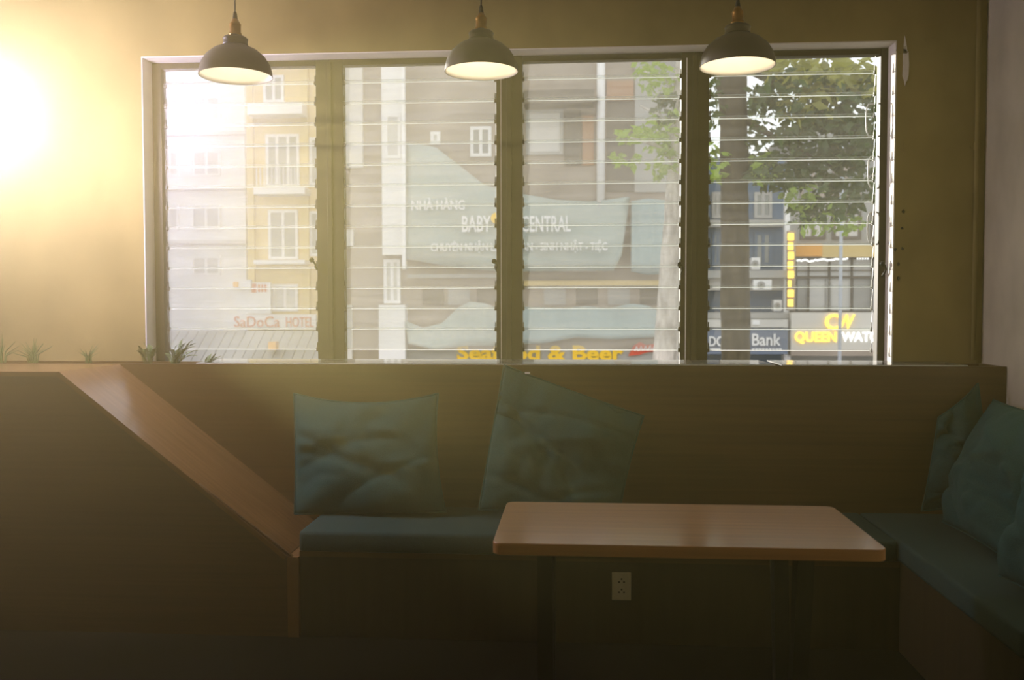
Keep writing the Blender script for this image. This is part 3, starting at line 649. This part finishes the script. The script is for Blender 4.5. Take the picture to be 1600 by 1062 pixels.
part('board', 'x_sign', qs, 1236, 488, 1480, 547, 25.85, .25); part('lower_trim', 'x_brown', qs, 1236, 547, 1480, 556, 25.8, .3)
text('C', 'lit_yellow', qs, 1289, 490, 1312, 515, 25.8, bold=.02); text('W', 'lit_yellow', qs, 1311, 491, 1336, 514, 25.8, bold=.015, shear=.25)
text('QUEEN', 'lit_yellow', qs, 1242, 518, 1307, 537, 25.8, bold=.02); text('WATCH', 'lit_white', qs, 1315, 518, 1385, 534, 25.8, bold=.02)
lp = empty('street_pole', (U(1313, 440, 19).x, 19, GZ), 'slim blue-grey street pole before the watch sign', 'pole')
x0, x1, z0, z1 = pbox(1310.5, 325, 1316, 560, 19); MB().tube([((x0+x1)/2, 19, GZ), ((x0+x1)/2, 19, z1+3)], (x1-x0)/2, 12).build('shaft', 'x_pole', lp, True)
MB().tube([((x0+x1)/2, 19, GZ), ((x0+x1)/2, 19, GZ+.25)], (x1-x0), 12).build('base', 'x_pole', lp, True)

# --- trees
def tree(name, label, trunk, Y, tm, branches, clusters, seed):
    rnd = random.Random(seed); P = []; R = []
    c0 = U(trunk[0][0], trunk[0][1], Y); e = empty(name, (c0.x, Y, GZ), label, 'tree')
    P = [Vector((c0.x-.05, Y, GZ))]; R = [trunk[0][2]*Y/F*.62]
    for (u, v, wd) in trunk:
        for q in (0,): P.append(U(u, v, Y)); R.append(wd*Y/F/2)
    # refine with slight bumps
    P2, R2 = [], []
    for i in range(len(P)-1):
        for k in range(8):
            t = k/8; P2.append(P[i].lerp(P[i+1], t)+Vector((rnd.uniform(-1, 1), rnd.uniform(-1, 1), 0))*.006); R2.append((R[i]*(1-t)+R[i+1]*t)*rnd.uniform(.96, 1.04))
    P2.append(P[-1]); R2.append(R[-1])
    MB().tube(P2, R2, 14).build('trunk', tm, e, True)
    for br in branches:
        pts = [U(u, v, Y+dy) for u, v, dy in br]
        MB().tube(pts, [.05-.04*k/(len(pts)-1) for k in range(len(pts))], 6).build('branch', tm, e, True)
    groups = {}
    for (u, v, ru, rv, n, m, size) in clusters:
        b = groups.setdefault(m, MB())
        for _ in range(n):
            while True:
                a, c = rnd.uniform(-1, 1), rnd.uniform(-1, 1)
                if a*a+c*c < 1: break
            p = U(u+a*ru, v+c*rv, Y+rnd.gauss(0, .5)); L_ = size*rnd.uniform(.6, 1.25)
            d = Vector((rnd.gauss(0, .7), rnd.gauss(0, .7), rnd.uniform(-1.1, .35))).normalized(); sd = d.cross(Vector((rnd.gauss(0, 1), rnd.gauss(0, 1), rnd.gauss(0, 1)))).normalized()*L_*.27
            nn = d.cross(sd).normalized()*L_*.10; bm = b.bm
            v0 = bm.verts.new(p); v1 = bm.verts.new(p+d*L_*.45+sd); v2 = bm.verts.new(p+d*L_); v3 = bm.verts.new(p+d*L_*.45-sd); vm = bm.verts.new(p+d*L_*.5+nn)
            for f in ((v0, v1, vm), (v1, v2, vm), (v2, v3, vm), (v3, v0, vm)): bm.faces.new(f)
    for m, b in groups.items():
        o = b.build('foliage', m, e); o['kind'] = 'stuff'
    return e
tree('street_tree', 'dark straight street tree trunk with dense green crown in the fourth bay', [(1150, 600, 43), (1149, 480, 44), (1148, 330, 42), (1146, 200, 42), (1142, 80, 46), (1138, -60, 50)], 12.0, 'trunk_dark',
     [[(1150, 100, 0), (1210, 130, .2), (1290, 150, .3), (1370, 140, .4)], [(1150, 180, 0), (1220, 220, -.2), (1300, 260, -.2)], [(1148, 60, 0), (1220, 70, .1), (1330, 90, .2)]],
     [(1290, 215, 85, 40, 520, 'leaf_dark', .17), (1220, 265, 45, 30, 210, 'leaf_dark', .17), (1320, 280, 50, 45, 330, 'leaf_dark', .16), (1250, 145, 80, 42, 300, 'leaf_dark', .17), (1345, 175, 40, 60, 260, 'leaf_dark', .16),
      (1310, 120, 75, 32, 330, 'leaf_olive', .2), (1265, 160, 50, 30, 100, 'leaf_olive', .2), (1225, 100, 45, 25, 120, 'leaf_olive', .2), (1250, 305, 30, 22, 90, 'leaf_bright', .13), (1290, 325, 50, 16, 110, 'leaf_dark', .14), (1300, 345, 55, 18, 120, 'leaf_bright', .12), (1250, 335, 22, 14, 40, 'leaf_dark', .12),
      (1118, 250, 14, 30, 50, 'leaf_bright', .14), (1118, 150, 16, 45, 60, 'leaf_dark', .15), (1185, 200, 22, 70, 130, 'leaf_dark', .15), (1190, 260, 22, 22, 60, 'leaf_bright', .14)], 21)
tree('pale_street_tree', 'leaning pale barked street tree with bright green leaves in the third bay', [(1036, 600, 42), (1041, 540, 38), (1047, 420, 31), (1053, 300, 25), (1060, 190, 22), (1070, 60, 22)], 13.0, 'trunk_light',
     [[(1056, 250, 0), (1020, 225, -.2), (985, 215, -.3)], [(1058, 220, 0), (1030, 180, .1), (1000, 165, .2)], [(1062, 170, 0), (1040, 120, 0), (1000, 110, 0)]],
     [(1040, 205, 38, 36, 150, 'leaf_bright', .17), (1000, 210, 38, 12, 55, 'leaf_bright', .17), (975, 246, 25, 9, 36, 'leaf_bright', .15), (1025, 120, 36, 24, 75, 'leaf_bright', .17), (1040, 260, 26, 18, 50, 'leaf_bright', .15), (1045, 165, 24, 28, 60, 'leaf_dark', .16), (1005, 105, 20, 8, 20, 'leaf_bright', .15)], 33)

# ================================================================== haze volume added for the veiling glare, thickened at the left
hz, nt, b = nodes('haze'); nt.nodes.remove(b)
v1 = N(nt, 'ShaderNodeVolumeScatter'); v1.inputs['Color'].default_value = (1.0, 0.84, 0.34, 1); HC = lc+Vector((.3, -1.1, -.35)); tc = N(nt, 'ShaderNodeTexCoord'); vd = N(nt, 'ShaderNodeVectorMath', operation='DISTANCE'); vd.inputs[1].default_value = HC
nt.links.new(tc.outputs['Object'], vd.inputs[0])
dv = N(nt, 'ShaderNodeMath', operation='DIVIDE'); dv.inputs[1].default_value = -0.76; nt.links.new(vd.outputs['Value'], dv.inputs[0])
ex = N(nt, 'ShaderNodeMath', operation='EXPONENT'); nt.links.new(dv.outputs[0], ex.inputs[0])
ma = N(nt, 'ShaderNodeMath', operation='MULTIPLY_ADD'); ma.inputs[1].default_value = 0.50; ma.inputs[2].default_value = 0.009; nt.links.new(ex.outputs[0], ma.inputs[0]); nt.links.new(ma.outputs[0], v1.inputs['Density'])
v1.inputs['Anisotropy'].default_value = 0.58
nt.links.new(v1.outputs[0], nt.nodes['Material Output'].inputs['Volume'])
o = MB().box((XL+.01, YB+.01, FL+.01), (XR-.01, YW-.01, CE-.01)).build('glare_haze', 'haze')
tag(o, 'warm golden haze added through the whole room for the veiling glare, thickest at the left', 'haze', kind='stuff')
